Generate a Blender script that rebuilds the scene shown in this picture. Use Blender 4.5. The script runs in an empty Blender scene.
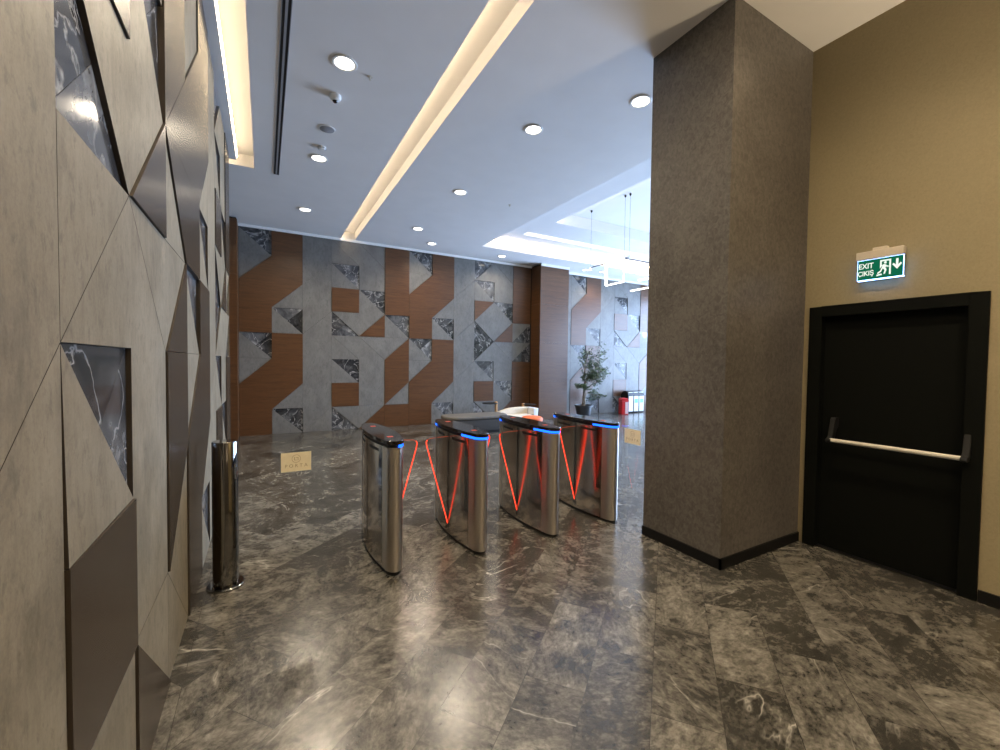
import bpy, bmesh, math, random
from mathutils import Vector, Matrix
random.seed(7)
C = bpy.context.scene.collection
SC = bpy.context.scene
PI = math.pi

# ------------------------------------------------------------------ materials
def srgb(r, g, b):
    def f(c):
        c /= 255.0
        return c / 12.92 if c <= 0.04045 else ((c + 0.055) / 1.055) ** 2.4
    return (f(r), f(g), f(b), 1)

class NT:
    def __init__(s, name):
        s.m = bpy.data.materials.new(name); s.m.use_nodes = True
        s.t = s.m.node_tree; s.t.nodes.clear()
        s.out = s.n('ShaderNodeOutputMaterial')
    def n(s, typ, **kw):
        nd = s.t.nodes.new(typ)
        for k, v in kw.items():
            if k == 'i':
                for kk, vv in v.items(): nd.inputs[kk].default_value = vv
            else: setattr(nd, k, v)
        return nd
    def l(s, a, b): s.t.links.new(a, b)
    def ramp(s, fac, stops):
        r = s.n('ShaderNodeValToRGB'); e = r.color_ramp.elements
        while len(e) < len(stops): e.new(0.5)
        for el, (p, c) in zip(e, stops):
            el.position = p; el.color = c if len(c) == 4 else (*c, 1)
        s.l(fac, r.inputs[0]); return r.outputs[0]
    def math(s, op, a, b=None):
        m = s.n('ShaderNodeMath', operation=op)
        for k, v in enumerate((a, b)):
            if v is None: continue
            if isinstance(v, (int, float)): m.inputs[k].default_value = v
            else: s.l(v, m.inputs[k])
        return m.outputs[0]
    def mix(s, fac, a, b, blend='MIX'):
        m = s.n('ShaderNodeMix', data_type='RGBA', blend_type=blend)
        for k, v in ((0, fac), (6, a), (7, b)):
            if isinstance(v, (int, float)): m.inputs[k].default_value = v
            elif isinstance(v, tuple): m.inputs[k].default_value = v
            else: s.l(v, m.inputs[k])
        return m.outputs[2]
    def coords(s, scale=(1, 1, 1), rot=(0, 0, 0), kind='Object'):
        tc = s.n('ShaderNodeTexCoord'); mp = s.n('ShaderNodeMapping')
        mp.inputs['Scale'].default_value = scale; mp.inputs['Rotation'].default_value = rot
        s.l(tc.outputs[kind], mp.inputs[0]); return mp.outputs[0]
    def noise(s, vec, scale=5, detail=4, rough=.5, dist=0, dims='3D', w=None):
        k = s.n('ShaderNodeTexNoise', noise_dimensions=dims)
        k.inputs['Scale'].default_value = scale; k.inputs['Detail'].default_value = detail
        k.inputs['Roughness'].default_value = rough; k.inputs['Distortion'].default_value = dist
        s.l(vec, k.inputs['Vector'])
        if w is not None: s.l(w, k.inputs['W'])
        return k.outputs[0]
    def bsdf(s, col, rough=.5, metal=0, bump=None, bstr=.1, bdist=.01, **kw):
        p = s.n('ShaderNodeBsdfPrincipled')
        for nm, v in (('Base Color', col), ('Roughness', rough), ('Metallic', metal)):
            if isinstance(v, (int, float, tuple)): p.inputs[nm].default_value = v
            else: s.l(v, p.inputs[nm])
        for k, v in kw.items(): p.inputs[k.replace('_', ' ')].default_value = v
        if bump is not None:
            b = s.n('ShaderNodeBump'); b.inputs['Strength'].default_value = bstr; b.inputs['Distance'].default_value = bdist
            s.l(bump, b.inputs['Height']); s.l(b.outputs[0], p.inputs['Normal'])
        s.l(p.outputs[0], s.out.inputs[0]); return p

def plain(name, col, rough=.5, metal=0, var=.06, scale=30, **kw):
    t = NT(name); n = t.noise(t.coords(), scale, 3)
    f = t.ramp(n, [(0.3, (1 - var,) * 3), (0.7, (1 + var * .3,) * 3)])
    c = t.mix(1.0, col, f, 'MULTIPLY')
    t.bsdf(c, rough, metal, **kw); return t.m

def emit(name, col, strength):
    t = NT(name); e = t.n('ShaderNodeEmission'); e.inputs[0].default_value = (*col[:3], 1); e.inputs[1].default_value = strength
    t.l(e.outputs[0], t.out.inputs[0]); return t.m

M = {}
# polished marble floor, slabs laid at an angle
def mk_floor():
    t = NT('floor_marble')
    v = t.coords(rot=(0, 0, math.radians(-39)))
    br = t.n('ShaderNodeTexBrick', offset=.5, offset_frequency=2, squash=1)
    br.inputs['Color1'].default_value = (0, 0, 0, 1); br.inputs['Color2'].default_value = (1, 1, 1, 1)
    br.inputs['Mortar'].default_value = (.5, .5, .5, 1)
    br.inputs['Scale'].default_value = 1; br.inputs['Mortar Size'].default_value = .0016
    br.inputs['Brick Width'].default_value = .72; br.inputs['Row Height'].default_value = .303
    mp = t.n('ShaderNodeMapping'); mp.inputs['Location'].default_value = (.15, -.03, 0); t.l(v, mp.inputs[0])
    t.l(mp.outputs[0], br.inputs['Vector'])
    sep = t.n('ShaderNodeSeparateColor'); t.l(br.outputs['Color'], sep.inputs[0])
    tint = sep.outputs[0]
    w = t.math('MULTIPLY', tint, 37.0)
    # rotate vein direction per slab
    vr = t.n('ShaderNodeVectorRotate', rotation_type='Z_AXIS'); t.l(v, vr.inputs['Vector'])
    t.l(t.math('MULTIPLY', tint, 5.0), vr.inputs['Angle'])
    ms = t.n('ShaderNodeMapping'); ms.inputs['Scale'].default_value = (1, 1.5, 1); t.l(vr.outputs[0], ms.inputs[0])
    vv = ms.outputs[0]
    big = t.noise(vv, 2.2, 3, .55, 1.0, '4D', w)
    mid = t.noise(vv, 8, 8, .68, .7, '4D', w)
    fine = t.noise(vv, 36, 5, .66, .5, '4D', w)
    wv = t.n('ShaderNodeVectorMath', operation='SCALE'); nzc = t.n('ShaderNodeTexNoise', noise_dimensions='4D')
    nzc.inputs['Scale'].default_value = 9; nzc.inputs['Detail'].default_value = 3; t.l(vv, nzc.inputs['Vector']); t.l(w, nzc.inputs['W'])
    t.l(nzc.outputs['Color'], wv.inputs[0]); wv.inputs['Scale'].default_value = .16
    ad = t.n('ShaderNodeVectorMath', operation='ADD'); t.l(vv, ad.inputs[0]); t.l(wv.outputs[0], ad.inputs[1])
    vo = t.n('ShaderNodeTexVoronoi', voronoi_dimensions='4D'); vo.inputs['Scale'].default_value = 15; t.l(ad.outputs[0], vo.inputs['Vector']); t.l(w, vo.inputs['W'])
    vc = t.n('ShaderNodeSeparateColor'); t.l(vo.outputs['Color'], vc.inputs[0])
    peb = t.math('MULTIPLY', t.ramp(vc.outputs[0], [(.55, (0, 0, 0)), (.95, (1, 1, 1))]), t.ramp(vo.outputs['Distance'], [(.25, (1, 1, 1)), (.55, (0, 0, 0))]))
    s = t.math('ADD', t.math('MULTIPLY', mid, .66), t.math('ADD', t.math('MULTIPLY', big, .34), t.math('MULTIPLY', t.math('SUBTRACT', fine, .5), .42)))
    s = t.math('ADD', s, t.math('MULTIPLY', t.math('SUBTRACT', tint, .5), .13))
    s = t.math('ADD', t.math('ADD', s, .12), t.math('MULTIPLY', peb, .085))
    base = t.ramp(s, [(.48, (.020, .0188, .0158)), (.575, (.044, .041, .035)), (.655, (.088, .082, .070)), (.75, (.150, .141, .122)), (.90, (.27, .256, .224))])
    m2 = t.n('ShaderNodeMapping'); m2.inputs['Scale'].default_value = (.55, 2.0, 1); t.l(vr.outputs[0], m2.inputs[0])
    vn = t.noise(m2.outputs[0], 1.5, 5, .5, .35, '4D', w)
    ridge = t.math('ABSOLUTE', t.math('SUBTRACT', vn, .5))
    msk = t.noise(vv, 2.4, 2, .5, 0, '4D', w)
    vein = t.math('MULTIPLY', t.ramp(ridge, [(0, (1, 1, 1)), (.0035, (.35,) * 3), (.010, (0, 0, 0))]), t.ramp(msk, [(.53, (0, 0, 0)), (.68, (.8,) * 3)]))
    col = t.mix(vein, base, (.43, .41, .37, 1))
    # border strip along the left wall
    g = t.n('ShaderNodeTexCoord'); sx = t.n('ShaderNodeSeparateXYZ'); t.l(g.outputs['Object'], sx.inputs[0])
    col = t.mix(br.outputs['Fac'], col, (.03, .028, .025, 1))
    bl = t.math('COMPARE', sx.outputs[0], -.358); bl.node.inputs[2].default_value = .0015
    col = t.mix(bl, col, (.03, .028, .025, 1))
    rough = t.ramp(mid, [(.3, (.19,) * 3), (.7, (.26,) * 3)])
    t.bsdf(col, rough, bump=fine, bstr=.015, bdist=.01, Specular_IOR_Level=.72); return t.m
M['floor'] = mk_floor()

def mk_stone(name, ca, cb, cc, cs, vs):
    t = NT(name); oi = t.n('ShaderNodeObjectInfo'); w = t.math('MULTIPLY', oi.outputs['Random'], 60)
    v = t.coords((1, 1, vs))
    a = t.noise(v, 3.2, 8, .62, .6, '4D', w); b = t.noise(t.coords((1, 1, .3)), 38, 6, .7, 0, '4D', w); f = t.noise(t.coords(), 130, 3, .6)
    s = t.math('ADD', t.math('MULTIPLY', a, .5), t.math('ADD', t.math('MULTIPLY', b, .32), t.math('MULTIPLY', f, .18)))
    c = t.ramp(s, [(.34, ca), (.5, cb), (.66, cc)])
    sp = t.noise(t.coords((1, 1, .55)), 26, 5, .75, .4, '4D', w)
    c = t.mix(t.ramp(sp, [(.53, (0, 0, 0)), (.66, (.62,) * 3)]), c, cs)
    bl = t.noise(t.coords((1, 1, .5)), 7, 5, .7, .6, '4D', w)
    c = t.mix(t.ramp(bl, [(.50, (0, 0, 0)), (.70, (.5,) * 3)]), c, cs)
    t.bsdf(c, .46, bump=b, bstr=.08, bdist=.004, Specular_IOR_Level=.4); return t.m
M['stone'] = mk_stone('tan_stone_laminate', (.100, .082, .052), (.195, .164, .112), (.272, .234, .168), (.080, .064, .040, 1), .6)
M['greystone'] = mk_stone('grey_stone_laminate', (.100, .096, .088), (.142, .137, .126), (.176, .170, .157), (.080, .077, .070, 1), .8)

def mk_wood(name, c0, c1, c2, rough, grain, spec=.5):
    t = NT(name); oi = t.n('ShaderNodeObjectInfo'); w = t.math('MULTIPLY', oi.outputs['Random'], 40)
    v = t.coords(grain)
    a = t.noise(v, 6, 6, .65, .5, '4D', w); b = t.noise(v, 34, 4, .6, .2, '4D', w)
    s = t.math('ADD', t.math('MULTIPLY', a, .6), t.math('MULTIPLY', b, .4))
    c = t.ramp(s, [(.34, c0), (.5, c1), (.68, c2)])
    t.bsdf(c, rough, bump=b, bstr=.05, bdist=.002, Specular_IOR_Level=spec); return t.m
M['wood'] = mk_wood('walnut_veneer', (.050, .0195, .0060), (.085, .0345, .0112), (.122, .052, .0180), .34, (.35, .35, 5))
M['bronze'] = mk_wood('bronze_veneer', (.024, .0150, .0075), (.034, .022, .0112), (.045, .030, .016), .27, (4, 4, .25), .5)

def mk_marble():
    t = NT('marble_inlay'); oi = t.n('ShaderNodeObjectInfo'); w = t.math('MULTIPLY', oi.outputs['Random'], 90)
    v = t.coords()
    a = t.noise(v, 3.4, 7, .62, .9, '4D', w)
    c = t.ramp(a, [(.36, (.014, .015, .017)), (.54, (.055, .056, .058)), (.68, (.17, .17, .17))])
    n = t.noise(v, 2.6, 4, .55, .9, '4D', t.math('ADD', w, 11.0)); r = t.math('ABSOLUTE', t.math('SUBTRACT', n, .5))
    k = t.math('ADD', t.math('MULTIPLY', oi.outputs['Random'], 1.9), .55); kc = t.n('ShaderNodeCombineColor')
    for q in range(3): t.l(k, kc.inputs[q])
    c = t.mix(1.0, c, kc.outputs[0], 'MULTIPLY')
    c = t.mix(t.ramp(r, [(0, (.7,) * 3), (.006, (.30,) * 3), (.018, (0, 0, 0))]), c, (.46, .455, .44, 1))
    t.bsdf(c, .12, Specular_IOR_Level=.65); return t.m
M['marble'] = mk_marble()

def mk_wallpaper(name, ca, cb, scale, rough=.6):
    t = NT(name); v = t.coords((1, 1, .8))
    a = t.noise(v, scale, 5, .7, .8); b = t.noise(t.coords((1, 1, .02)), 300, 2, .5)
    d = t.noise(t.coords(), 2.2, 3, .5)
    s = t.math('ADD', t.math('MULTIPLY', a, .75), t.math('MULTIPLY', d, .25))
    c = t.ramp(s, [(.38, ca), (.60, cb)])
    t.bsdf(c, rough, bump=b, bstr=.08, bdist=.002, Specular_IOR_Level=.45); return t.m
M['column'] = mk_wallpaper('column_wallpaper', (.062, .055, .047), (.128, .116, .102), 30, .42)
M['tan'] = mk_wallpaper('tan_wallpaper', (.255, .210, .122), (.295, .244, .145), 60, .6)
M['ceiling'] = plain('ceiling_paint', (.74, .725, .71, 1), .8, var=.03, scale=3)
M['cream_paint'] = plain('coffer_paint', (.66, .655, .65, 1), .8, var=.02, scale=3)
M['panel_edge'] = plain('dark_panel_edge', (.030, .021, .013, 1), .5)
M['backing'] = plain('wall_backing', (.012, .010, .008, 1), .8)
M['black_paint'] = plain('door_paint', (.0040, .0046, .0036, 1), .6, var=.1, Specular_IOR_Level=.08)
M['black'] = plain('black_plastic', (.010, .010, .010, 1), .5, Specular_IOR_Level=.3)
M['skirting'] = plain('black_skirting', (.006, .0058, .0055, 1), .5, Specular_IOR_Level=.2)
M['steel'] = None
def mk_steel():
    t = NT('brushed_steel'); v = t.coords((60, 60, .6)); n = t.noise(v, 4, 3, .6)
    c = t.ramp(n, [(.3, (.50, .45, .39)), (.7, (.55, .50, .44))])
    p = t.bsdf(c, .15, 1.0); return t.m
M['steel'] = mk_steel()
def mk_brushed():
    t = NT('brushed_steel_cap'); p = t.bsdf((.55, .50, .44, 1), .30, 1.0, Anisotropic=.85, Anisotropic_Rotation=.25)
    tg = t.n('ShaderNodeTangent', direction_type='RADIAL', axis='Z'); t.l(tg.outputs[0], p.inputs['Tangent']); return t.m
M['brushed'] = mk_brushed()
M['chrome'] = plain('polished_steel', (.30, .295, .285, 1), .07, 1.0, var=.02)
M['alu'] = plain('satin_aluminium', (.66, .62, .54, 1), .5, .15)
M['gloss_black'] = plain('black_glass', (.012, .009, .009, 1), .06, var=.02)
M['blue_led'] = emit('blue_light', (.010, .115, 1.0), 3.6)
M['red_led'] = emit('red_light', (1.0, .055, .022), 2.6)
M['red_dim'] = emit('dim_red_light', (1.0, .16, .07), .4)
M['red_icon'] = emit('red_icon_light', (1.0, .22, .16), .6)
M['lens'] = emit('lamp_lens', (1.0, .93, .80), 8)
M['cove_led'] = emit('warm_led', (1.0, .76, .48), 26)
M['coffer_led'] = emit('coffer_led', (1.0, .88, .70), 22)
M['tube'] = emit('white_tube', (1.0, .97, .92), 6)
M['white'] = plain('white_plastic', (.78, .77, .74, 1), .4)
M['speaker_grey'] = plain('grille_grey', (.28, .28, .29, 1), .6)
M['red_plastic'] = plain('red_plastic', (.55, .015, .02, 1), .35)
M['pink_plastic'] = plain('pale_pink_panel', (.72, .50, .52, 1), .4)
M['bin_white'] = plain('bin_white', (.70, .72, .70, 1), .4)
M['bin_green'] = plain('bin_green', (.12, .48, .36, 1), .4)
M['bin_blue'] = plain('bin_blue', (.08, .42, .62, 1), .4)
M['upholstery'] = plain('grey_upholstery', (.040, .038, .036, 1), .85, var=.2, scale=200)
M['upholstery_top'] = plain('greige_leather', (.115, .105, .09, 1), .6, var=.1)
M['cream'] = plain('cream_upholstery', (.72, .62, .48, 1), .7, var=.08)
M['white_fabric'] = plain('white_upholstery', (.74, .76, .78, 1), .7)
M['orange'] = plain('orange_upholstery', (.72, .16, .05, 1), .7)
M['oak'] = mk_wood('oak_leg', (.42, .20, .07), (.52, .27, .10), (.60, .34, .14), .45, (6, 6, .5))
M['soil'] = plain('soil', (.035, .022, .012, 1), .95, var=.5, scale=60)
M['pot'] = plain('dark_pot', (.03, .033, .038, 1), .4)
M['bark'] = plain('bark', (.22, .17, .12, 1), .85, var=.4, scale=40)
def mk_leaf():
    t = NT('leaf'); n = t.noise(t.coords(), 7, 2)
    c = t.ramp(n, [(.35, (.030, .065, .022)), (.65, (.13, .19, .085))]); t.bsdf(c, .4); return t.m
M['leaf'] = mk_leaf()
def mk_glass(name, k, tint, gl=.03):
    t = NT(name); tr = t.n('ShaderNodeBsdfTransparent'); tr.inputs[0].default_value = (*tint, 1)
    g = t.n('ShaderNodeBsdfGlossy'); g.inputs['Roughness'].default_value = gl
    fr = t.n('ShaderNodeFresnel'); fr.inputs[0].default_value = 1.45
    mx = t.n('ShaderNodeMixShader'); t.l(t.math('MULTIPLY', fr.outputs[0], k), mx.inputs[0])
    t.l(tr.outputs[0], mx.inputs[1]); t.l(g.outputs[0], mx.inputs[2]); t.l(mx.outputs[0], t.out.inputs[0]); return t.m
M['glass'] = mk_glass('clear_glass', .08, (.985, .99, .985))
M['acrylic'] = mk_glass('clear_acrylic', .8, (.95, .93, .92))
M['pane'] = mk_glass('window_glass', .8, (.97, .985, 1.0))
M['sticker'] = plain('gold_sticker', (.84, .76, .56, 1), .4, var=.05)
M['sticker_ink'] = plain('sticker_ink', (.42, .31, .16, 1), .45)
M['exit_green'] = emit('lit_green', (.006, .135, .065), 1.0)
M['exit_white'] = emit('lit_white', (.82, .90, .78), 1.15)
M['exit_edge'] = emit('lit_blue_edge', (.30, .50, 1.0), 9.0)
M['exit_case'] = plain('cream_plastic', (.62, .55, .45, 1), .5)

# ------------------------------------------------------------------ mesh helpers
class MB:
    def __init__(s): s.v = []; s.f = []
    def add(s, vs, fs):
        o = len(s.v); s.v += [tuple(x) for x in vs]; s.f += [[i + o for i in f] for f in fs]; return s
    def box(s, a, b):
        x0, y0, z0 = a; x1, y1, z1 = b
        return s.add([(x0,y0,z0),(x1,y0,z0),(x1,y1,z0),(x0,y1,z0),(x0,y0,z1),(x1,y0,z1),(x1,y1,z1),(x0,y1,z1)],
                     [(0,3,2,1),(4,5,6,7),(0,1,5,4),(1,2,6,5),(2,3,7,6),(3,0,4,7)])
    def prism(s, poly, fn, d0, d1):
        n = len(poly)
        vs = [fn(p, d0) for p in poly] + [fn(p, d1) for p in poly]
        fs = [tuple(range(n - 1, -1, -1)), tuple(range(n, 2 * n))] + [(i, (i + 1) % n, n + (i + 1) % n, n + i) for i in range(n)]
        return s.add(vs, fs)
    def lathe(s, prof, c=(0, 0, 0), n=32):
        vs = []; fs = []
        for k in range(n):
            a = 2 * PI * k / n
            for r, z in prof: vs.append((c[0] + r * math.cos(a), c[1] + r * math.sin(a), c[2] + z))
        m = len(prof)
        for k in range(n):
            k2 = (k + 1) % n
            for j in range(m - 1): fs.append((k * m + j, k2 * m + j, k2 * m + j + 1, k * m + j + 1))
        if prof[0][0] > 1e-5: fs.append(tuple(k * m for k in range(n - 1, -1, -1)))
        if prof[-1][0] > 1e-5: fs.append(tuple(k * m + m - 1 for k in range(n)))
        return s.add(vs, fs)
    def tube(s, pts, r, n=8):
        pts = [Vector(p) for p in pts]; rs = r if isinstance(r, (list, tuple)) else [r] * len(pts)
        vs = []; fs = []
        prev = None
        for i, p in enumerate(pts):
            if i == 0: d = pts[1] - p
            elif i == len(pts) - 1: d = p - pts[i - 1]
            else: d = (pts[i + 1] - p).normalized() + (p - pts[i - 1]).normalized()
            d.normalize()
            if prev is None:
                a = d.orthogonal().normalized()
            else:
                a = (prev - d * prev.dot(d)).normalized()
            prev = a; b = d.cross(a)
            for k in range(n):
                t = 2 * PI * k / n
                vs.append(p + (a * math.cos(t) + b * math.sin(t)) * rs[i])
        for i in range(len(pts) - 1):
            for k in range(n):
                k2 = (k + 1) % n
                fs.append((i * n + k, i * n + k2, (i + 1) * n + k2, (i + 1) * n + k))
        fs.append(tuple(range(n - 1, -1, -1))); fs.append(tuple((len(pts) - 1) * n + k for k in range(n)))
        return s.add(vs, fs)
    def build(s, name, mat, parent=None, smooth=False, bevel=0, seg=2, loc=None):
        me = bpy.data.meshes.new(name); me.from_pydata(s.v, [], s.f)
        bm = bmesh.new(); bm.from_mesh(me)
        bmesh.ops.remove_doubles(bm, verts=bm.verts, dist=1e-5)
        bmesh.ops.recalc_face_normals(bm, faces=bm.faces)
        if bevel:
            bmesh.ops.bevel(bm, geom=[e for e in bm.edges if len(e.link_faces) == 2 and e.calc_face_angle(0) > .5], offset=bevel, segments=seg, affect='EDGES', profile=.5, clamp_overlap=True)
        bm.to_mesh(me); bm.free()
        if smooth:
            for p in me.polygons: p.use_smooth = True
            me.set_sharp_from_angle(angle=math.radians(38))
        mats = mat if isinstance(mat, list) else [mat]
        for m_ in mats: me.materials.append(m_)
        o = bpy.data.objects.new(name, me); C.objects.link(o)
        if parent: o.parent = parent
        if loc: o.location = loc
        return o

def struct(o, label=None):
    o['kind'] = 'structure'
    if label: o['label'] = label
    return o
def tag(o, label, cat, group=None):
    o['label'] = label; o['category'] = cat
    if group: o['group'] = group
    return o
def thing(name, label, cat, loc=(0, 0, 0), rz=0, group=None):
    o = bpy.data.objects.new(name, None); C.objects.link(o); o.location = loc; o.rotation_euler = (0, 0, rz)
    o.empty_display_size = .1
    return tag(o, label, cat, group)
def clone(src, loc, label, group=None, rz=None):
    r = src.copy(); C.objects.link(r); r.location = loc; r['label'] = label
    if rz is not None: r.rotation_euler = (0, 0, rz)
    for ch in list(src.children):
        c = ch.copy(); C.objects.link(c); c.parent = r
        for g in list(ch.children):
            d = g.copy(); C.objects.link(d); d.parent = c
    return r
def text_mesh(name, body, size, mat, parent, M4, depth=.0004, align='CENTER'):
    cu = bpy.data.curves.new(name, 'FONT'); cu.body = body; cu.size = size; cu.extrude = depth
    cu.offset = size * .018 if body.isupper() and mat == M['exit_white'] else 0
    cu.align_x = align; cu.align_y = 'CENTER'
    o = bpy.data.objects.new(name, cu); C.objects.link(o)
    dg = bpy.context.evaluated_depsgraph_get()
    me = bpy.data.meshes.new_from_object(o.evaluated_get(dg)); me.transform(M4)
    bpy.data.objects.remove(o); me.materials.clear(); me.materials.append(mat)
    r = bpy.data.objects.new(name, me); C.objects.link(r); r.parent = parent; return r

# ------------------------------------------------------------------ room shell
ZC = 4.40
FARY = 10.25; XL = -.42; XR = 4.27; XW = 13.0; YN = -4.0; YLOB = 2.74
struct(MB().box((-2.2, YN - .2, -.12), (XW + .4, FARY + .3, 0)).build('floor', M['floor']))

def ceiling():
    mb = MB()
    X0, X1, Y0, Y1 = -2.0, XW + .2, YN - .1, FARY + .2
    holes = [  # x0,x1,y0,y1,height
        (1.525, 1.825, YN + .5, FARY - .02, .17),
        (-.335, -.122, YN + .5, 7.20, .17),
        (-1.2, -.335, 7.02, 7.20, .17),
        (4.57, 12.4, 3.3, 9.10, .25)]
    def plane(z, rect, hs):
        xs = sorted({rect[0], rect[1], *[h[0] for h in hs], *[h[1] for h in hs]})
        ys = sorted({rect[2], rect[3], *[h[2] for h in hs], *[h[3] for h in hs]})
        for i in range(len(xs) - 1):
            for j in range(len(ys) - 1):
                cx = (xs[i] + xs[i + 1]) / 2; cy = (ys[j] + ys[j + 1]) / 2
                if any(h[0] < cx < h[1] and h[2] < cy < h[3] for h in hs): continue
                mb.add([(xs[i], ys[j], z), (xs[i + 1], ys[j], z), (xs[i + 1], ys[j + 1], z), (xs[i], ys[j + 1], z)], [(0, 1, 2, 3)])
    def riser(h, z0, z1, skip=''):
        x0, x1, y0, y1 = h[:4]
        for nm, a, b in (('S', (x0, y0), (x1, y0)), ('E', (x1, y0), (x1, y1)), ('N', (x1, y1), (x0, y1)), ('W', (x0, y1), (x0, y0))):
            if nm in skip: continue
            mb.add([(*a, z0), (*b, z0), (*b, z1), (*a, z1)], [(0, 1, 2, 3)])
    plane(ZC, (X0, X1, Y0, Y1), holes)
    z1 = ZC + .17
    plane(z1, holes[0][:4], []); riser(holes[0], ZC, z1)
    plane(z1, holes[1][:4], []); plane(z1, holes[2][:4], [])
    # the corner where the side cove turns left stays open
    riser(holes[1], ZC, z1, 'W'); riser(holes[2], ZC, z1, 'E')
    x0, x1, y0, y1 = holes[1][:4]
    mb.add([(x0, y0, ZC), (x0, 7.02, ZC), (x0, 7.02, z1), (x0, y0, z1)], [(0, 1, 2, 3)])
    # coffer: outer step, a narrow light slot and the deep inner tray
    zc = ZC + .25
    slot = (5.35, 11.9, 8.27, 8.50); tray = (5.5, 11.8, 4.0, 7.42)
    plane(zc, holes[3][:4], [slot, tray]); riser(holes[3], ZC, zc)
    plane(zc + .12, slot, []); riser(slot, zc, zc + .12)
    plane(zc + .25, tray, []); riser(tray, zc, zc + .25)
    plane(5.25, (X0, X1, Y0, Y1), [])
    return mb
ceil = ceiling().build('ceiling', [M['ceiling'], M['cream_paint']])
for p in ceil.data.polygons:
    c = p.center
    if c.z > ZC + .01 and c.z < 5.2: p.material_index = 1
struct(ceil)

def led(name, a, b, mat, label):
    o = MB().box(a, b).build(name, mat, ceil); o['label'] = label; return o
# LED strips lying on the hidden ledges of the coves
led('led_strip', (1.527, YN + .6, ZC + .03), (1.540, FARY - .06, ZC + .05), M['cove_led'], 'warm light strip inside the ceiling cove')
led('led_strip', (-.333, YN + .6, ZC + .03), (-.320, 7.0, ZC + .05), M['cove_led'], 'warm light strip inside the ceiling cove')
led('led_strip', (-1.1, 7.023, ZC + .03), (-.34, 7.035, ZC + .05), M['cove_led'], 'warm light strip inside the ceiling cove')
led('led_strip', (4.7, 9.02, ZC + .16), (12.3, 9.04, ZC + .18), M['cove_led'], 'warm light strip along the far side of the coffer')
led('led_strip', (5.4, 8.275, ZC + .30), (11.8, 8.29, ZC + .32), M['coffer_led'], 'warm light strip in the coffer slot')
led('led_strip', (5.6, 4.02, ZC + .30), (11.7, 4.04, ZC + .32), M['coffer_led'], 'warm light strip in the inner tray')
led('led_strip', (5.52, 4.1, ZC + .30), (5.54, 7.35, ZC + .32), M['coffer_led'], 'warm light strip in the inner tray')

struct(MB().box((XL - .25, YN, 0), (XL - .03, 6.78, 5.25)).build('wall_left', M['backing']))
wl = bpy.data.objects['wall_left']
struct(MB().box((-2.0, 6.6, 0), (-1.85, FARY + .2, 5.25)).build('wall_side', M['stone']))
struct(MB().box((-2.0, 6.45, 0), (XL - .26, 6.6, 5.25)).build('wall_return', M['stone']))
wf = struct(MB().box((-2.0, FARY, 0), (XW, FARY + .2, 5.25)).build('wall_far', M['backing']))
struct(MB().box((XR, YN, 0), (XR + .2, .86, 5.25)).box((XR, 1.915, 0), (XR + .2, 2.70, 5.25)).box((XR, .86, 2.12), (XR + .2, 1.915, 5.25)).build('wall_right', M['tan']))
struct(MB().box((-1, YN - .2, 0), (XR + .3, YN, 5.25)).build('wall_near', M['column']))
struct(MB().box((XR + .21, YLOB - .2, 0), (XW, YLOB - .02, 5.25)).build('wall_lobby', M['tan']))
# window wall on the far right, daylight comes through it
ww = MB().box((XW, YLOB - .2, 0), (XW + .2, 3.1, 5.25)).box((XW, 9.9, 0), (XW + .2, FARY + .2, 5.25)).box((XW, 3.1, 4.1), (XW + .2, 9.9, 5.25)).box((XW, 3.1, 0), (XW + .2, 9.9, .12))
struct(ww.build('wall_window', M['tan']))
wn = struct(MB().box((XW + .085, 3.1, .12), (XW + .095, 9.9, 4.1)).build('window_1', M['pane']))
fr = MB()
for k in range(6):
    y = 3.1 + k * 6.8 / 5; fr.box((XW + .04, max(3.1, y - .03), .12), (XW + .14, min(9.9, y + .03), 4.1))
for z in (.12, 2.6, 4.04): fr.box((XW + .045, 3.1, z), (XW + .135, 9.9, z + .06))
fr.build('window_frame', M['black'], wn)

# column with wallpaper
col = struct(MB().box((3.11, 1.972, 0), (4.27, 2.74, ZC)).build('wall_column', M['column']))
struct(MB().box((3.095, 1.957, 0), (4.265, 1.972, .085)).box((3.095, 1.957, 0), (3.11, 2.742, .085)).build('baseboard_column', M['skirting']))
struct(MB().box((4.252, YN, 0), (4.268, .85, .085)).build('baseboard_right', M['skirting']))
# white cornice over the panelled wall
struct(MB().box((-.47, FARY - .06, 4.345), (6.755, FARY - .03, ZC - .002)).box((7.76, FARY - .06, 4.33), (12.9, FARY - .03, ZC - .002)).build('trim_1', M['white']))
struct(MB().box((6.755, 9.72, 4.33), (7.75, 9.748, ZC - .002)).build('trim_2', M['white']))

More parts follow.
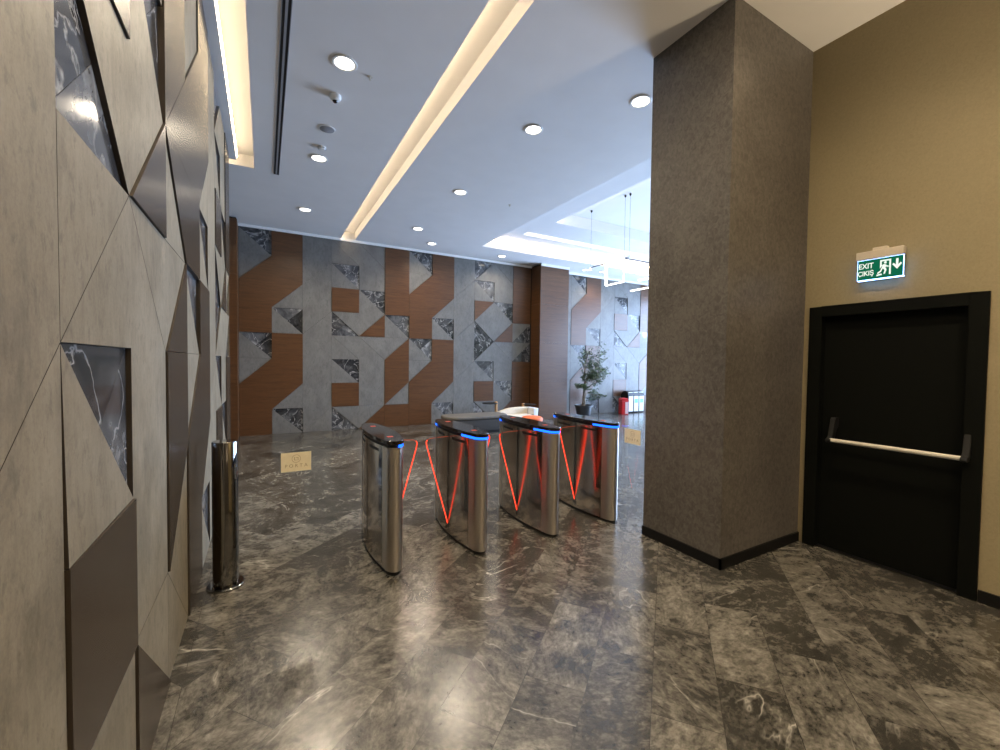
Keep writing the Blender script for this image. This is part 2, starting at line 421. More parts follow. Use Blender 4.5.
# ------------------------------------------------------------------ wall panels
def inset(poly, d):
    n = len(poly); A = sum(poly[i][0] * poly[(i + 1) % n][1] - poly[(i + 1) % n][0] * poly[i][1] for i in range(n))
    if A < 0: poly = poly[::-1]
    out = []
    for i in range(n):
        p0 = Vector(poly[i - 1]); p = Vector(poly[i]); p1 = Vector(poly[(i + 1) % n])
        e0 = (p - p0).normalized(); e1 = (p1 - p).normalized()
        n0 = Vector((-e0.y, e0.x)); n1 = Vector((-e1.y, e1.x))
        b = n0 + n1; k = b.length_squared
        q = p + (b * (2 * d / k) if k > .05 else n0 * d); out.append((q.x, q.y))
    return out
def P(s):
    return [tuple(float(x) for x in q.split(',')) for q in s.split()]
T03 = ['S 0,6 1,7 0,7', 'S 0,7 1,7 0,8', 'M 0,8 1,7 1,8', 'S 0,2 1,3 0,3', 'S 0,3 1,3 0,4', 'M 0,4 1,3 1,4',
       'S 1,5 2,5 2,6', 'S 1,5 1,4 2,4', 'M 1,5 2,4 2,5', 'S 1,1 2,1 2,2', 'S 1,1 1,0 2,0', 'M 1,1 2,0 2,1',
       'W 0,4 1,4 1,5 2,6 2,8 1,8 1,7 0,6', 'W 0,0 1,0 1,1 2,2 2,4 1,4 1,3 0,2',
       'S 2,8 2,6 3,7 3,8', 'S 2,4 3,5 3,7 2,6', 'S 2,2 3,3 3,5 2,4', 'S 2,0 3,1 3,3 2,2', 'S 2,0 3,0 3,1']
T36 = ['M 0,7 1,6 1,7', 'S 0,7 0,6 1,6', 'S 0,8 0,7 1,7', 'S 0,8 1,7 1,6 2,6 2,7 1,8', 'S 1,8 2,7 2,8', 'W 0,5 1,5 1,6 0,6',
       'M 0,5 0,4 1,4', 'S 0,5 1,4 2,5 1,6 1,5', 'M 1,6 2,5 2,6', 'W 1,4 2,4 2,5', 'M 0,3 1,2 1,3', 'S 0,3 0,2 1,2', 'S 0,4 0,3 1,3',
       'S 0,4 1,3 1,1 2,1 2,3 1,4', 'S 1,4 2,3 3,4', 'W 0,1 1,1 1,2 0,2', 'M 0,1 0,0 1,0', 'S 0,1 1,0 2,1', 'W 1,0 2,0 2,1',
       'W 2,5 3,5 3,8 2,8', 'S 2,5 2,4 3,4', 'M 2,5 3,4 3,5', 'W 2,3 3,4 3,2 2,1', 'S 2,1 3,1 3,2', 'W 2,0 3,0 3,1 2,1']
V36 = ['M 0,8 0,7 1,8', 'S 0,7 1,8 2,7 2,6 1,6 1,7', 'S 1,8 2,7 2,8', 'M 0,7 1,6 1,7', 'S 0,7 0,6 1,6', 'W 0,6 1,6 0,5',
       'M 1,6 2,5 2,6', 'S 0,5 1,4 2,5 1,6', 'W 1,4 2,4 2,5', 'M 0,5 0,3 1,4', 'S 0,3 1,4 2,3 2,2 1,2 1,3', 'M 0,3 1,2 1,3', 'S 0,3 0,2 1,2',
       'S 1,4 2,3 2,4', 'W 0,1 1,1 1,2 0,2', 'S 0,1 1,0 2,1 1,2 1,1', 'M 1,2 2,1 2,2', 'M 0,1 0,0 1,0', 'W 1,0 2,0 2,1',
       'W 2,5 3,5 3,8 2,8', 'S 2,5 2,4 3,5', 'M 2,4 3,4 3,5', 'S 2,4 2,3 3,4', 'M 2,3 3,3 3,4', 'W 2,0 3,0 3,3 2,3']
L03 = ['M 0,5 0,4 1,4', 'W 0,5 1,5 1,6 0,6', 'S 0,8 0,7 1,7', 'M 0,7 1,6 1,7', 'S 0,7 0,6 1,6', 'S 0,8 1,7 1,6 2,6 2,8', 'S 0,5 1,4 2,5 1,6 1,5', 'M 1,6 2,5 2,6',
       'W 1,4 2,4 2,5', 'S 0,4 0,3 1,4', 'M 0,3 1,2 1,3', 'K 0,3 0,2 1,2', 'S 0,3 1,3 1,1 2,1 2,3 1,4', 'S 1,4 2,3 3,4', 'S 2,4 3,4 2,5',
       'W 0,1 1,1 1,2 0,2', 'S 0,1 0,0 1,0 1,1', 'W 1,1 1,0 2,0', 'S 1,1 2,0 2,1',
       'W 2,6 3,6 3,8 2,8', 'W 2,5 3,6 2,6', 'W 2,5 4,5 5,6 3,6', 'W 3,6 5,6 5,8 4,8 4,7', 'W 2,5 3,4 4,4 4,5', 'S 3,6 4,7 4,8 3,8',
       'W 2,3 3,4 3,3', 'W 2,3 3,3 3,2 2,1', 'S 2,1 2,0 3,0', 'S 2,1 3,0 3,2']
L36 = ['M 0,4 1,3 1,4', 'S 0,4 0,3 1,3', 'S 0,3 0,2 1,3', 'S 1,5 2,5 2,6', 'S 1,5 1,4 2,4', 'M 1,5 2,4 2,5', 'S 1,1 2,1 2,2', 'S 1,1 1,0 2,0', 'M 1,1 2,0 2,1',
       'W 0,0 1,0 1,1 0,0.5', 'W 0,0.5 1,1 2,2 2,4 1,4 1,3 0,2'] + T03[14:]
V36L = [q for q in V36 if q != 'W 0,6 1,6 0,5'] + ['W 0,6 1,6 1,5 0,5']
V36L = [q for q in V36L if q != 'S 0,5 1,4 2,5 1,6'] + ['S 0,5 1,4 2,5 1,6 1,5']
DEP = {'S': (.0, .026), 'W': (.0, .036), 'M': (.0, .010)}
NAM = {'S': 'stone_panel', 'W': 'wood_panel', 'M': 'marble_inlay'}
def panels(parent, lists, fn, step, wood, stone, xmax=None, depthsign=1):
    for lst, off in lists:
        for q in lst:
            k, s = q.split(' ', 1); poly = [(x + off, y) for x, y in P(s)]
            if xmax is not None and max(x for x, y in poly) > xmax: continue
            polys = [poly]
            if k == 'M' and len(poly) == 3:      # book-matched: split from the widest corner to the middle of the longest edge
                e = [((Vector(poly[(i + 1) % 3]) - Vector(poly[i])).length, i) for i in range(3)]
                i = max(e)[1]; a, b, c = poly[i], poly[(i + 1) % 3], poly[(i + 2) % 3]
                m = ((a[0] + b[0]) / 2, (a[1] + b[1]) / 2); polys = [[a, m, c], [m, b, c]]
            for pl in polys:
                pl2 = inset([(x * step[0], y * step[1]) for x, y in pl], .0010 if k == 'M' else .0015)
                kk = 'S' if k == 'K' else k
                mb = MB().prism(pl2, fn, *DEP[kk])
                mat = {'S': stone, 'W': wood, 'M': M['marble']}[kk]
                if k == 'K':                     # this one stands proud at its foot
                    n_ = len(pl2)
                    for q_ in range(n_):
                        if pl2[q_][1] < 2.5 * ZS: x_, y_, z_ = mb.v[n_ + q_]; mb.v[n_ + q_] = (x_ + (.008 if pl2[q_][0] < .3 else .002), y_, z_)
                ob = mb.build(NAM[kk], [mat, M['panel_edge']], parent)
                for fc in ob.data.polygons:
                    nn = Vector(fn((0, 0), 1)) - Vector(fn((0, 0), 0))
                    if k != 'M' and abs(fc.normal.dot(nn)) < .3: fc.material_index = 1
ZS = .545; XS = .6
panels(wf, [(T03, 0), (T36, 3), (T03, 6), (V36, 9)], lambda p, d: (-.465 + p[0], FARY - d, min(p[1], 4.345)), (XS, ZS), M['wood'], M['greystone'])
panels(wf, [(T03, 14.5), (T36, 17.5)], lambda p, d: (-.465 + p[0], FARY - d, min(p[1], 4.33)), (XS, ZS), M['wood'], M['greystone'])
panels(wf, [(['S -1,0 0,0 0,8 -1,8'], 14.5), (['S 0,0 1.9,0 1.9,8 0,8'], 20.5)], lambda p, d: (-.465 + p[0], FARY - d, min(p[1], 4.33)), (XS, ZS), M['wood'], M['greystone'])
panels(wl, [(T36, -6), (T03, -3), (L03, 0), (L36, 3), (V36L, 6)], lambda p, d: (XL - .026 + d, 1.37 + p[0], min(p[1], 4.385)), (XS, ZS), M['bronze'], M['stone'])
# end cap of the left wall and its skirting line of the panelling
MB().box((XL - .24, 6.785, 0), (XL, 6.80, 4.385)).build('end_panel', M['stone'], wl)

# wood-faced pillars at both ends of the panelled wall
for nm, x0, x1 in (('wall_pillar', 6.755, 7.75), ('wall_pilaster', -1.4, -.47)):
    pl = struct(MB().box((x0 + .01, 9.76, 0), (x1 - .01, FARY - .001, 4.38)).build(nm, M['backing']))
    zz = [0, 1.09, 2.18, 3.27, 4.36]
    for a, b in zip(zz, zz[1:]):
        MB().box((x0, 9.75, a + .002), (x1, 9.765, b - .002)).build('wood_panel', M['wood'], pl)
        for xx in ((x0 - .004, x0 + .012), (x1 - .012, x1 + .004)):
            MB().box((xx[0], 9.767, a + .002), (xx[1], FARY - .045, b - .002)).build('wood_panel', M['wood'], pl)

zf = lambda p, d: (p[0], p[1], d)
# ------------------------------------------------------------------ fire door
Y0, Y1, ZD = .855, 1.925, 2.125
dr = struct(MB().box((XR + .055, Y0 + .02, .012), (XR + .11, Y1 - .02, ZD - .02)).build('door_1', M['black_paint'], bevel=.004))
dr['label'] = 'black fire exit door with silver push bar'
fm = MB()
fm.box((XR - .022, Y0, 0), (XR + .054, Y0 + .095, ZD)).box((XR - .022, Y1 - .095, 0), (XR + .054, Y1, ZD)).box((XR - .022, Y0 + .095, ZD - .09), (XR + .054, Y1 - .095, ZD))
fm.build('door_frame', M['black_paint'], dr, bevel=.003)
MB().box((XR + .01, Y0 + .096, 0), (XR + .1, Y1 - .096, .011)).build('threshold', M['skirting'], dr)
pb = MB().tube([(XR - .075, .945, .978), (XR - .075, 1.712, .978)], .0165, 16).build('push_bar', M['alu'], dr, smooth=True); pb['label'] = 'silver push bar'
for y in (.928, 1.722):
    b = MB()
    prof = [(XR + .055, 1.16), (XR + .0, 1.165), (XR - .02, 1.15), (XR - .045, 1.05), (XR - .06, 1.0), (XR - .095, .985), (XR - .1, .965), (XR - .085, .955), (XR - .045, .958), (XR - .01, .99), (XR + .02, 1.06), (XR + .055, 1.09)]
    b.prism(prof, lambda p, d: (p[0], d, p[1]), y - .018, y + .018)
    b.build('bar_bracket', M['black'], dr, bevel=.003)

# exit sign
ex = thing('exit_sign', 'green lit exit sign with running figure and arrow above the black door', 'sign', (XR, 1.43, 2.30))
# local: y along wall (towards camera = -y reads right), x out of wall
MB().box((-.085, -.145, .158), (-.03, .145, .222)).build('housing', M['exit_case'], ex, bevel=.004)
MB().box((-.03, -.05, .19), (-.0, .05, .235)).box((-.075, -.045, .222), (-.03, .045, .245)).build('mounting_bracket', M['exit_case'], ex, bevel=.004)
MB().box((-.060, -.14, .0), (-.054, .14, .158)).build('panel', M['exit_green'], ex)
MB().box((-.0615, -.1412, -.0012), (-.0525, -.14, .158)).box((-.0615, .14, -.0012), (-.0525, .1412, .158)).box((-.0615, -.14, -.0012), (-.0525, .14, 0)).box((-.0615, -.14, .1565), (-.0603, .14, .158)).box((-.052, -.14, -.004), (-.030, .14, -.001)).build('lit_edge', M['exit_edge'], ex)
def exm(y, z):   # text plane facing -x, reading direction -y
    return Matrix.Translation((-.0606, y, z)) @ Matrix(((0, 0, -1, 0), (-1, 0, 0, 0), (0, 1, 0, 0), (0, 0, 0, 1)))
text_mesh('lettering', 'EXIT', .058, M['exit_white'], ex, exm(.087, .108) @ Matrix.Diagonal((.80, 1, 1, 1)))
text_mesh('lettering', 'ÇIKIŞ', .052, M['exit_white'], ex, exm(.087, .050) @ Matrix.Diagonal((.80, 1, 1, 1)))
fx = lambda p, d: (-.0600 - d, -(p[0] * .9 + .012), p[1])
# doorway the figure runs out of, the figure cut into green and white
MB().prism([(-.012, .075), (-.012, .14), (.062, .14), (.062, .022), (.05, .022), (.05, .128), (0, .128), (0, .09)], fx, 0, .0005).build('pictogram_doorway', M['exit_white'], ex)
rm = MB()
rm.lathe([(0, 0), (.0085, 0)], n=4) if False else None
rm.prism([(.024 + .0095 * math.cos(a), .117 + .0095 * math.sin(a)) for a in [2 * PI * k / 14 for k in range(14)]], fx, 0, .0007)
rm.prism([(-.008, .094), (.014, .106), (.030, .100), (.038, .084), (.046, .080), (.048, .087), (.040, .092), (.030, .108), (.022, .109), (.02, .109)][:7] + [(.024, .080), (.034, .062), (.024, .030), (.013, .030), (.020, .058), (.008, .074), (-.004, .048), (-.026, .034), (-.030, .044), (-.010, .058), (.006, .094), (-.004, .086)], fx, 0, .0007)
rm.prism([(-.034, .018), (-.034, .030), (.0, .036), (.004, .024)], fx, 0, .0007)
rm.build('pictogram_runner', M['exit_white'], ex)
MB().prism([(.094, .135), (.110, .135), (.110, .088), (.124, .104), (.134, .094), (.102, .055), (.070, .094), (.080, .104), (.094, .088)], fx, 0, .0007).build('pictogram_arrow', M['exit_white'], ex)

# ------------------------------------------------------------------ turnstiles
def outline(g=0.0, y0=-9, y1=9, n=14):
    """closed boat-shaped plan, grown by g, cut to y0..y1"""
    pts = []
    def half(y):
        a = abs(y)
        if a <= .40: return .108 - .042 * (a / .40) ** 2 + g
        return (.066 + g) * math.sqrt(max(0, 1 - ((a - .40) / (.093 + g)) ** 2))
    ys = [-.493 - g] + [-.40 - (.093 + g) * math.cos(k * PI / 2 / 10) for k in range(1, 10)] + [-.40 + .8 * k / 16 for k in range(17)] + [.40 + (.093 + g) * math.sin(k * PI / 2 / 10) for k in range(1, 10)] + [.493 + g]
    ys = sorted({max(y0, min(y1, y)) for y in ys if True})
    R_ = [(half(y), y) for y in ys]; L_ = [(-half(y), y) for y in reversed(ys)]
    out = []
    for p in R_ + L_:
        if not out or (Vector(p) - Vector(out[-1])).length > 1e-4: out.append(p)
    if (Vector(out[0]) - Vector(out[-1])).length < 1e-4: out.pop()
    return out
GT = 'turnstiles in a row across the lobby'
def flap(parent, side):
    x0 = side * .108
    pr = [(0, .905), (.10, .905), (.175, .90), (.203, .888), (.212, .868), (.206, .83), (.0, .115)]
    pts = [(x0 + side * x, z) for x, z in pr]
    f = MB().prism([(x0 - side * .03, .905)] + pts + [(x0 - side * .03, .115)], lambda p, d: (p[0], d, p[1]), -.006, .006).build('flap', M['acrylic'], parent)
    f['label'] = 'clear swing flap with glowing red edge'
    MB().tube([(x, 0, z) for x, z in pts[3:]], .0045, 8).build('light_edge', M['red_led'], f)
    MB().tube([(x, 0, z) for x, z in pts[:4]], .0025, 8).build('light_edge', M['red_dim'], f)
def turnstile(loc, label, flaps, bands=None):
    t = thing('turnstile', label, 'turnstile', loc, 0, GT)
    MB().prism(outline(-.008), zf, 0, .03).build('plinth', M['black'], t)
    body = MB().prism(outline(0, -.362, .362), zf, .03, .945).build('cabinet', M['steel'], t, smooth=True)
    for a, b in ((-9, -.366), (.366, 9)):
        MB().prism(outline(.0015, a, b), zf, .03, .945).build('end_cap', M['brushed'], t, smooth=True)
    MB().prism(outline(-.012), zf, .945, .968).build('shadow_gap', M['black'], t)
    MB().prism(outline(.006), zf, .968, .998).build('top_cover', M['gloss_black'], t, bevel=.004)
    for sg in (-1, 1):                               # blue light bands under the cover at both ends
        lim = .24 if sg < 0 else .40
        o1 = [p for p in outline(.004) if p[1] * sg > lim]; o2 = [p for p in outline(-.010) if p[1] * sg > lim]
        key = lambda p: math.atan2(p[0], (p[1] * sg - lim) + .02)
        o1.sort(key=key); o2.sort(key=key)
        mb = MB(); n = len(o1)
        for i in range(n - 1):
            a, b, c, d = o1[i], o1[i + 1], o2[i + 1], o2[i]
            if bands and (sg > 0 or a[0] < bands): continue
            mb.add([(*a, .950), (*b, .950), (*b, .9675), (*a, .9675), (*d, .950), (*c, .950), (*c, .9675), (*d, .9675)], [(0, 1, 2, 3), (0, 4, 5, 1), (3, 2, 6, 7)])
        if mb.v: mb.build('light_band', M['blue_led'], t)
    for y in (-.30, .27):
        MB().box((-.021, y - .021, .9985), (.021, y + .021, .9995)).build('reader_icon', M['red_icon'], t)
    for sx in (-1, 1):
        sl = MB()
        for ya, yb, nm in ((.10, .33, 0), (-.33, -.08, 1)):
            m = MB()
            for k in range(6):
                u0 = ya + (yb - ya) * k / 6; u1 = ya + (yb - ya) * (k + 1) / 6
                h0 = .108 - .042 * (u0 / .4) ** 2 + .0015; h1 = .108 - .042 * (u1 / .4) ** 2 + .0015
                m.add([(sx * h0, u0, .893), (sx * h1, u1, .893), (sx * h1, u1, .915), (sx * h0, u0, .915), (sx * (h0 - .01), u0, .893), (sx * (h1 - .01), u1, .893), (sx * (h1 - .01), u1, .915), (sx * (h0 - .01), u0, .915)],
                      [(0, 1, 2, 3), (0, 4, 5, 1), (3, 2, 6, 7), (0, 3, 7, 4), (1, 5, 6, 2)])
            m.build('sensor_slot', M['black'], t)
        # upright flap channel in the middle of each side, and a small service panel near the front
        MB().box((sx * .1065, -.021, .07), (sx * .1100, -.006, .942)).box((sx * .1065, .006, .07), (sx * .1100, .021, .942)).build('channel_frame', M['chrome'], t)
        MB().box((sx * .1060, -.006, .07), (sx * .1092, .006, .942)).build('flap_channel', M['black'], t)
        h = lambda y: .108 - .042 * (y / .4) ** 2
        MB().add([(sx * (h(y) + o), y, z) for o in (.0018, -.004) for y, z in ((-.352, .06), (-.285, .06), (-.285, .30), (-.352, .30))],
                 [(0, 1, 2, 3), (0, 4, 5, 1), (1, 5, 6, 2), (2, 6, 7, 3), (3, 7, 4, 0)]).build('service_panel', M['steel'], t)
        MB().add([(sx * (h(y) + o), y, z) for o in (.0016, -.004) for y, z in ((-.352, .32), (-.30, .32), (-.30, .935), (-.352, .935))],
                 [(0, 1, 2, 3), (0, 4, 5, 1), (1, 5, 6, 2), (2, 6, 7, 3), (3, 7, 4, 0)]).build('sensor_window', M['chrome'], t)
    for s in flaps: flap(t, s)
    for ch in t.children_recursive: ch.data.transform(Matrix.Diagonal((1, 1.03, 1.015, 1)))
    return t
ty = 3.56
turnstile((.85, ty, 0), 'leftmost steel turnstile, next to the clear glass gate', (1,), .004)
turnstile((1.575, ty, 0), 'second steel turnstile from the left, in front of the grey bench', (-1, 1))
turnstile((2.325, ty, 0), 'third steel turnstile from the left, in front of the orange stool', (-1, 1))
turnstile((3.065, ty, 0), 'rightmost steel turnstile, nearest the wallpapered column', (-1,))

# ------------------------------------------------------------------ bollard and glass gates
bo = thing('bollard', 'polished steel gate post standing by the left wall', 'post', (-.245, 3.49, 0))
MB().lathe([(.115, 0), (.115, .012), (.108, .016), (.108, .02)], n=48).build('base_flange', M['chrome'], bo, smooth=True)
MB().lathe([(.079, .02), (.079, 1.02), (.075, 1.028), (0, 1.028)], n=48).build('tube', M['chrome'], bo, smooth=True)
for k in range(4):
    a = PI / 4 + k * PI / 2
    MB().lathe([(.009, .02), (.009, .030), (.005, .036), (0, .036)], (.097 * math.cos(a), .097 * math.sin(a), 0), 12).build('cap_nut', M['chrome'], bo, smooth=True)

def logo(parent, M4):
    s = MB().box((-.1025, -.072, -.0008), (.1025, .072, .0008)).build('sticker', M['sticker'], parent); s.matrix_local = M4
    ring = MB(); n = 28
    for r0, r1, z in ((.0275, .0305, 0),):
        for sg in (1, -1):
            vs = [(r * math.cos(2 * PI * k / n), .024 + r * math.sin(2 * PI * k / n), sg * .0013) for r in (r0, r1) for k in range(n)]
            ring.add(vs, [(k, (k + 1) % n, n + (k + 1) % n, n + k) for k in range(n)])
    for sg in (1, -1):
        for pts in ([(-.014, .036), (-.010, .036), (-.010, .012), (-.014, .012)], [(.010, .036), (.014, .036), (.014, .012), (.010, .012)],
                    [(-.004, .030), (.010, .030), (.010, .033), (-.004, .033)], [(-.010, .012), (.006, .012), (.006, .015), (-.010, .015)]):
            ring.add([(x, y, sg * .0013) for x, y in pts], [(0, 1, 2, 3)])
    ring.build('emblem', M['sticker_ink'], s)
    for sg in (1, -1):
        R_ = Matrix.Identity(4) if sg > 0 else Matrix.Rotation(PI, 4, 'Y')
        text_mesh('lettering', 'P O R T A', .036, M['sticker_ink'], s, R_ @ Matrix.Translation((0, -.030, .0012)), .0002)
        text_mesh('lettering', 'H O T E L', .009, M['sticker_ink'], s, R_ @ Matrix.Translation((0, -.056, .0012)), .0002) if False else None
gg = thing('glass_gate', 'clear glass gate panel with gold sticker beside the steel post', 'gate', (-.12, 3.49, 0))
MB().box((-.046, -.005, .10), (.70, .005, 1.0)).build('pane', M['glass'], gg)
logo(gg, Matrix.Translation((.325, -.0065, .835)) @ Matrix.Rotation(PI / 2, 4, 'X'))
g2 = thing('glass_gate', 'clear glass panel with pale sticker beside the wallpapered column', 'gate', (3.13, 2.755, 0))
MB().box((-.005, 0, .004), (.005, .30, 1.06)).build('pane', M['glass'], g2)
logo(g2, Matrix.Translation((-.0065, .152, .895)) @ Matrix.Rotation(-PI / 2, 4, 'Z') @ Matrix.Rotation(PI / 2, 4, 'X'))

# ------------------------------------------------------------------ ceiling things
GL = 'round downlights in the ceiling'
def downlight(x, y, label, power, col=(1.0, .83, .60)):
    t = thing('downlight', label, 'ceiling light', (x, y, ZC), 0, GL)
    MB().lathe([(.090, -.002), (.112, -.002), (.115, -.006), (.110, -.010), (.094, -.010), (.090, -.004)], n=32).build('trim_ring', M['white'], t, smooth=True)
    MB().lathe([(.0, -.006), (.084, -.006), (.0895, -.003)], n=32).build('lens', M['lens'], t)
    ld = bpy.data.lights.new('downlight_lamp', 'SPOT'); ld.energy = power; ld.color = col; ld.spot_size = math.radians(150); ld.spot_blend = .9; ld.shadow_soft_size = .10
    lo = bpy.data.objects.new('downlight_lamp', ld); C.objects.link(lo); lo.parent = t; lo.location = (0, 0, -.03)
    return t
PW = 210
warm = (1.0, .80, .54); neu = (1.0, .84, .63)
downlight(.665, 4.24, 'large bright round ceiling light nearest the camera, beside the sprinkler', PW, neu)
downlight(.665, 6.37, 'round ceiling light just behind the small smoke detector', PW, neu)
downlight(.665, 8.64, 'round ceiling light nearest the wood pilaster at far left', PW, neu)
downlight(2.82, 4.27, 'round ceiling light right of the bright cove, nearest the camera', PW, neu)
downlight(2.82, 6.42, 'second round ceiling light right of the bright cove', PW, neu)
downlight(2.82, 8.62, 'third round ceiling light right of the bright cove', PW, neu)
downlight(3.46, 9.52, 'small round ceiling light close to the panelled wall', PW * .5, neu)
downlight(5.44, 9.65, 'round ceiling light between coffer and panelled wall', PW * .5, neu)
downlight(3.50, 3.24, 'round ceiling light touching the left edge of the column', PW, neu)
downlight(8.96, 9.65, 'round ceiling light over the far wall behind the hanging lamp', PW * .5, neu)
for x, y in ((.665, 2.1), (.665, -.1), (2.82, -.1), (2.82, 1.3), (.665, -2.2), (2.82, -2.2)):  # out-of-view downlights carrying on the rows, added to warm the foreground
    downlight(x, y, 'unseen round ceiling light added to warm the foreground', PW * (.55 if y == 1.3 else 1.15), warm)

def fill_uplight(loc, rz, label):  # unseen uplight, added to brighten the near ceiling and right wall
    t = thing('added_uplight', label, 'fill light', loc, rz, 'added fill uplights out of view')
    MB().prism([(-.09, 0), (.09, 0), (.07, .09), (0, .12), (-.07, .09)], lambda p, d: (p[0], p[1], d), -.16, .10).build('shade', M['bronze'], t)
    MB().prism([(-.07, .01), (.07, .01), (.05, .075), (0, .10), (-.05, .075)], zf, .101, .106).build('diffuser', M['lens'], t)
    ld = bpy.data.lights.new('fill_uplight_lamp', 'SPOT'); ld.energy = 330; ld.color = warm; ld.spot_size = math.radians(165); ld.spot_blend = .6; ld.shadow_soft_size = .08
    lo = bpy.data.objects.new('fill_uplight_lamp', ld); C.objects.link(lo); lo.parent = t; lo.location = (0, .12, .2); lo.rotation_euler = (PI, 0, 0)
sd = thing('slot_diffuser', 'long narrow dark twin air slot in the ceiling', 'air vent', (.16, 0, ZC))
for x in (-.030, .012): MB().box((x, YN + .5, -.004), (x + .022, 7.25, .0)).build('slot', M['black'], sd)
MB().box((-.008, YN + .5, -.006), (.012, 7.25, 0)).box((-.036, YN + .5, -.006), (-.03, 7.25, 0)).box((.034, YN + .5, -.006), (.040, 7.25, 0)).build('frame', M['speaker_grey'], sd)

cc = thing('security_camera', 'small white dome camera hanging from the ceiling', 'camera', (.66, 4.80, ZC))
MB().lathe([(.058, .006), (.058, -.025), (.052, -.044), (.030, -.058), (.0, -.058)], n=28).build('housing', M['white'], cc, smooth=True)
MB().lathe([(.030, -.044), (.029, -.058), (.020, -.070), (0, -.075)], n=28).build('dome', M['gloss_black'], cc, smooth=True)
cs = thing('ceiling_speaker', 'flat grey round speaker in the ceiling', 'speaker', (.667, 5.53, ZC))
MB().lathe([(.085, 0), (.085, -.006), (.078, -.009), (0, -.010)], n=32).build('grille', M['speaker_grey'], cs, smooth=True)
MB().lathe([(.086, 0), (.095, 0), (.094, -.007), (.086, -.007)], n=32).build('rim', M['white'], cs, smooth=True)
sm = thing('smoke_detector', 'small white smoke detector beside a round ceiling light', 'detector', (.665, 6.03, ZC))
MB().lathe([(.05, 0), (.05, -.018), (.04, -.03), (0, -.034)], n=24).build('cover', M['white'], sm, smooth=True)
MB().lathe([(.051, -.018), (.053, -.018), (.053, -.022), (.049, -.022)], n=24).build('vent_ring', M['speaker_grey'], sm)
for x, y, lb in ((.915, 4.316, 'tiny sprinkler head beside the large bright ceiling light'), (3.80, 6.48, 'tiny sprinkler head near the coffer corner')):
    sp = thing('sprinkler', lb, 'sprinkler', (x, y, ZC), 0, 'ceiling sprinklers')
    MB().lathe([(.026, .006), (.026, -.003), (.007, -.004), (.007, -.018), (.004, -.019), (.004, -.027)], n=16).build('body', M['alu'], sp, smooth=True)
    MB().lathe([(0, -.027), (.012, -.028), (.012, -.030), (0, -.030)], n=12).build('deflector', M['alu'], sp)

fill_uplight((XR, -1.0, 2.3), PI / 2, 'unseen fill uplight added on the tan wall behind the camera')
fill_uplight((2.4, YN, 2.3), 0, 'unseen fill uplight added on the dark entrance wall')
# hanging geometric lamp
ch = thing('pendant_lamp', 'white tube lamp of square frames hanging on thin wires below the coffer', 'lamp', (6.15, 7.0, 3.68))
top = ZC + .5 - 3.68
def tube(pts, r, mat, nm): MB().tube(pts, r, 10).build(nm, mat, ch)
# local y goes toward the camera as negative
tube([(0, 0, 0), (0, -.48, 0)], .010, M['black'], 'frame_bar')
tube([(0, -.48, .01), (0, -.48, -.46)], .022, M['tube'], 'light_tube')
tube([(0, -.48, -.46), (0, -.97, -.46)], .012, M['tube'], 'light_tube')
tube([(0, -.97, -.46), (0, -.97, 0)], .010, M['tube'], 'light_tube')
tube([(0, -.48, 0), (0, -.97, 0)], .010, M['tube'], 'light_tube')
tube([(0, -.97, 0), (.9, -.97, 0)], .010, M['black'], 'frame_bar')
tube([(0, -.97, -.25), (.95, -.97, -.25)], .014, M['tube'], 'light_tube')
tube([(.95, -.97, -.25), (.95, -.48, -.25)], .018, M['tube'], 'light_tube')
tube([(.9, -.97, 0), (.9, -.97, -.46)], .018, M['tube'], 'light_tube')
tube([(.9, -.97, -.46), (.9, -.3, -.46)], .014, M['tube'], 'light_tube')
tube([(0, 0, 0), (0, 0, -.05), (-.12, .1, -.05)], .012, M['tube'], 'light_tube')
for x, y, z0 in ((0, 0, 0), (0, -.97, -.0), (.02, -1.08, -.0), (.9, -.97, 0)):
    w = MB().tube([(x, y, z0), (x, y, top)], .0022, 6).build('wire', M['black'], ch)
    MB().lathe([(.02, 0), (.02, -.03), (.008, -.045)], (x, y, top), 12).build('wire_grip', M['black'], w)
tube([(0, -.97, 0), (.02, -1.08, 0)], .008, M['black'], 'frame_bar')

# ------------------------------------------------------------------ lounge corner
def pill(x0, x1, y0, y1, r, n=10):
    out = []
    for cx, cy, a0 in ((x1 - r, y0 + r, -PI / 2), (x1 - r, y1 - r, 0), (x0 + r, y1 - r, PI / 2), (x0 + r, y0 + r, PI)):
        for k in range(n + 1):
            a = a0 + PI / 2 * k / n; out.append((cx + r * math.cos(a), cy + r * math.sin(a)))
    return out
bn = thing('bench', 'long low dark grey upholstered bench in front of the panelled wall', 'bench', (4.32, 8.72, 0))
MB().prism(pill(-.78, .62, -.29, .29, .2), zf, 0, .05).build('plinth', M['black'], bn)
MB().prism(pill(-.82, .66, -.32, .32, .24), zf, .05, .32).build('base', M['upholstery'], bn, smooth=True, bevel=.02)
MB().prism(pill(-.86, .70, -.35, .35, .26), zf, .32, .395).build('seat_pad', M['upholstery_top'], bn, smooth=True, bevel=.03, seg=4)

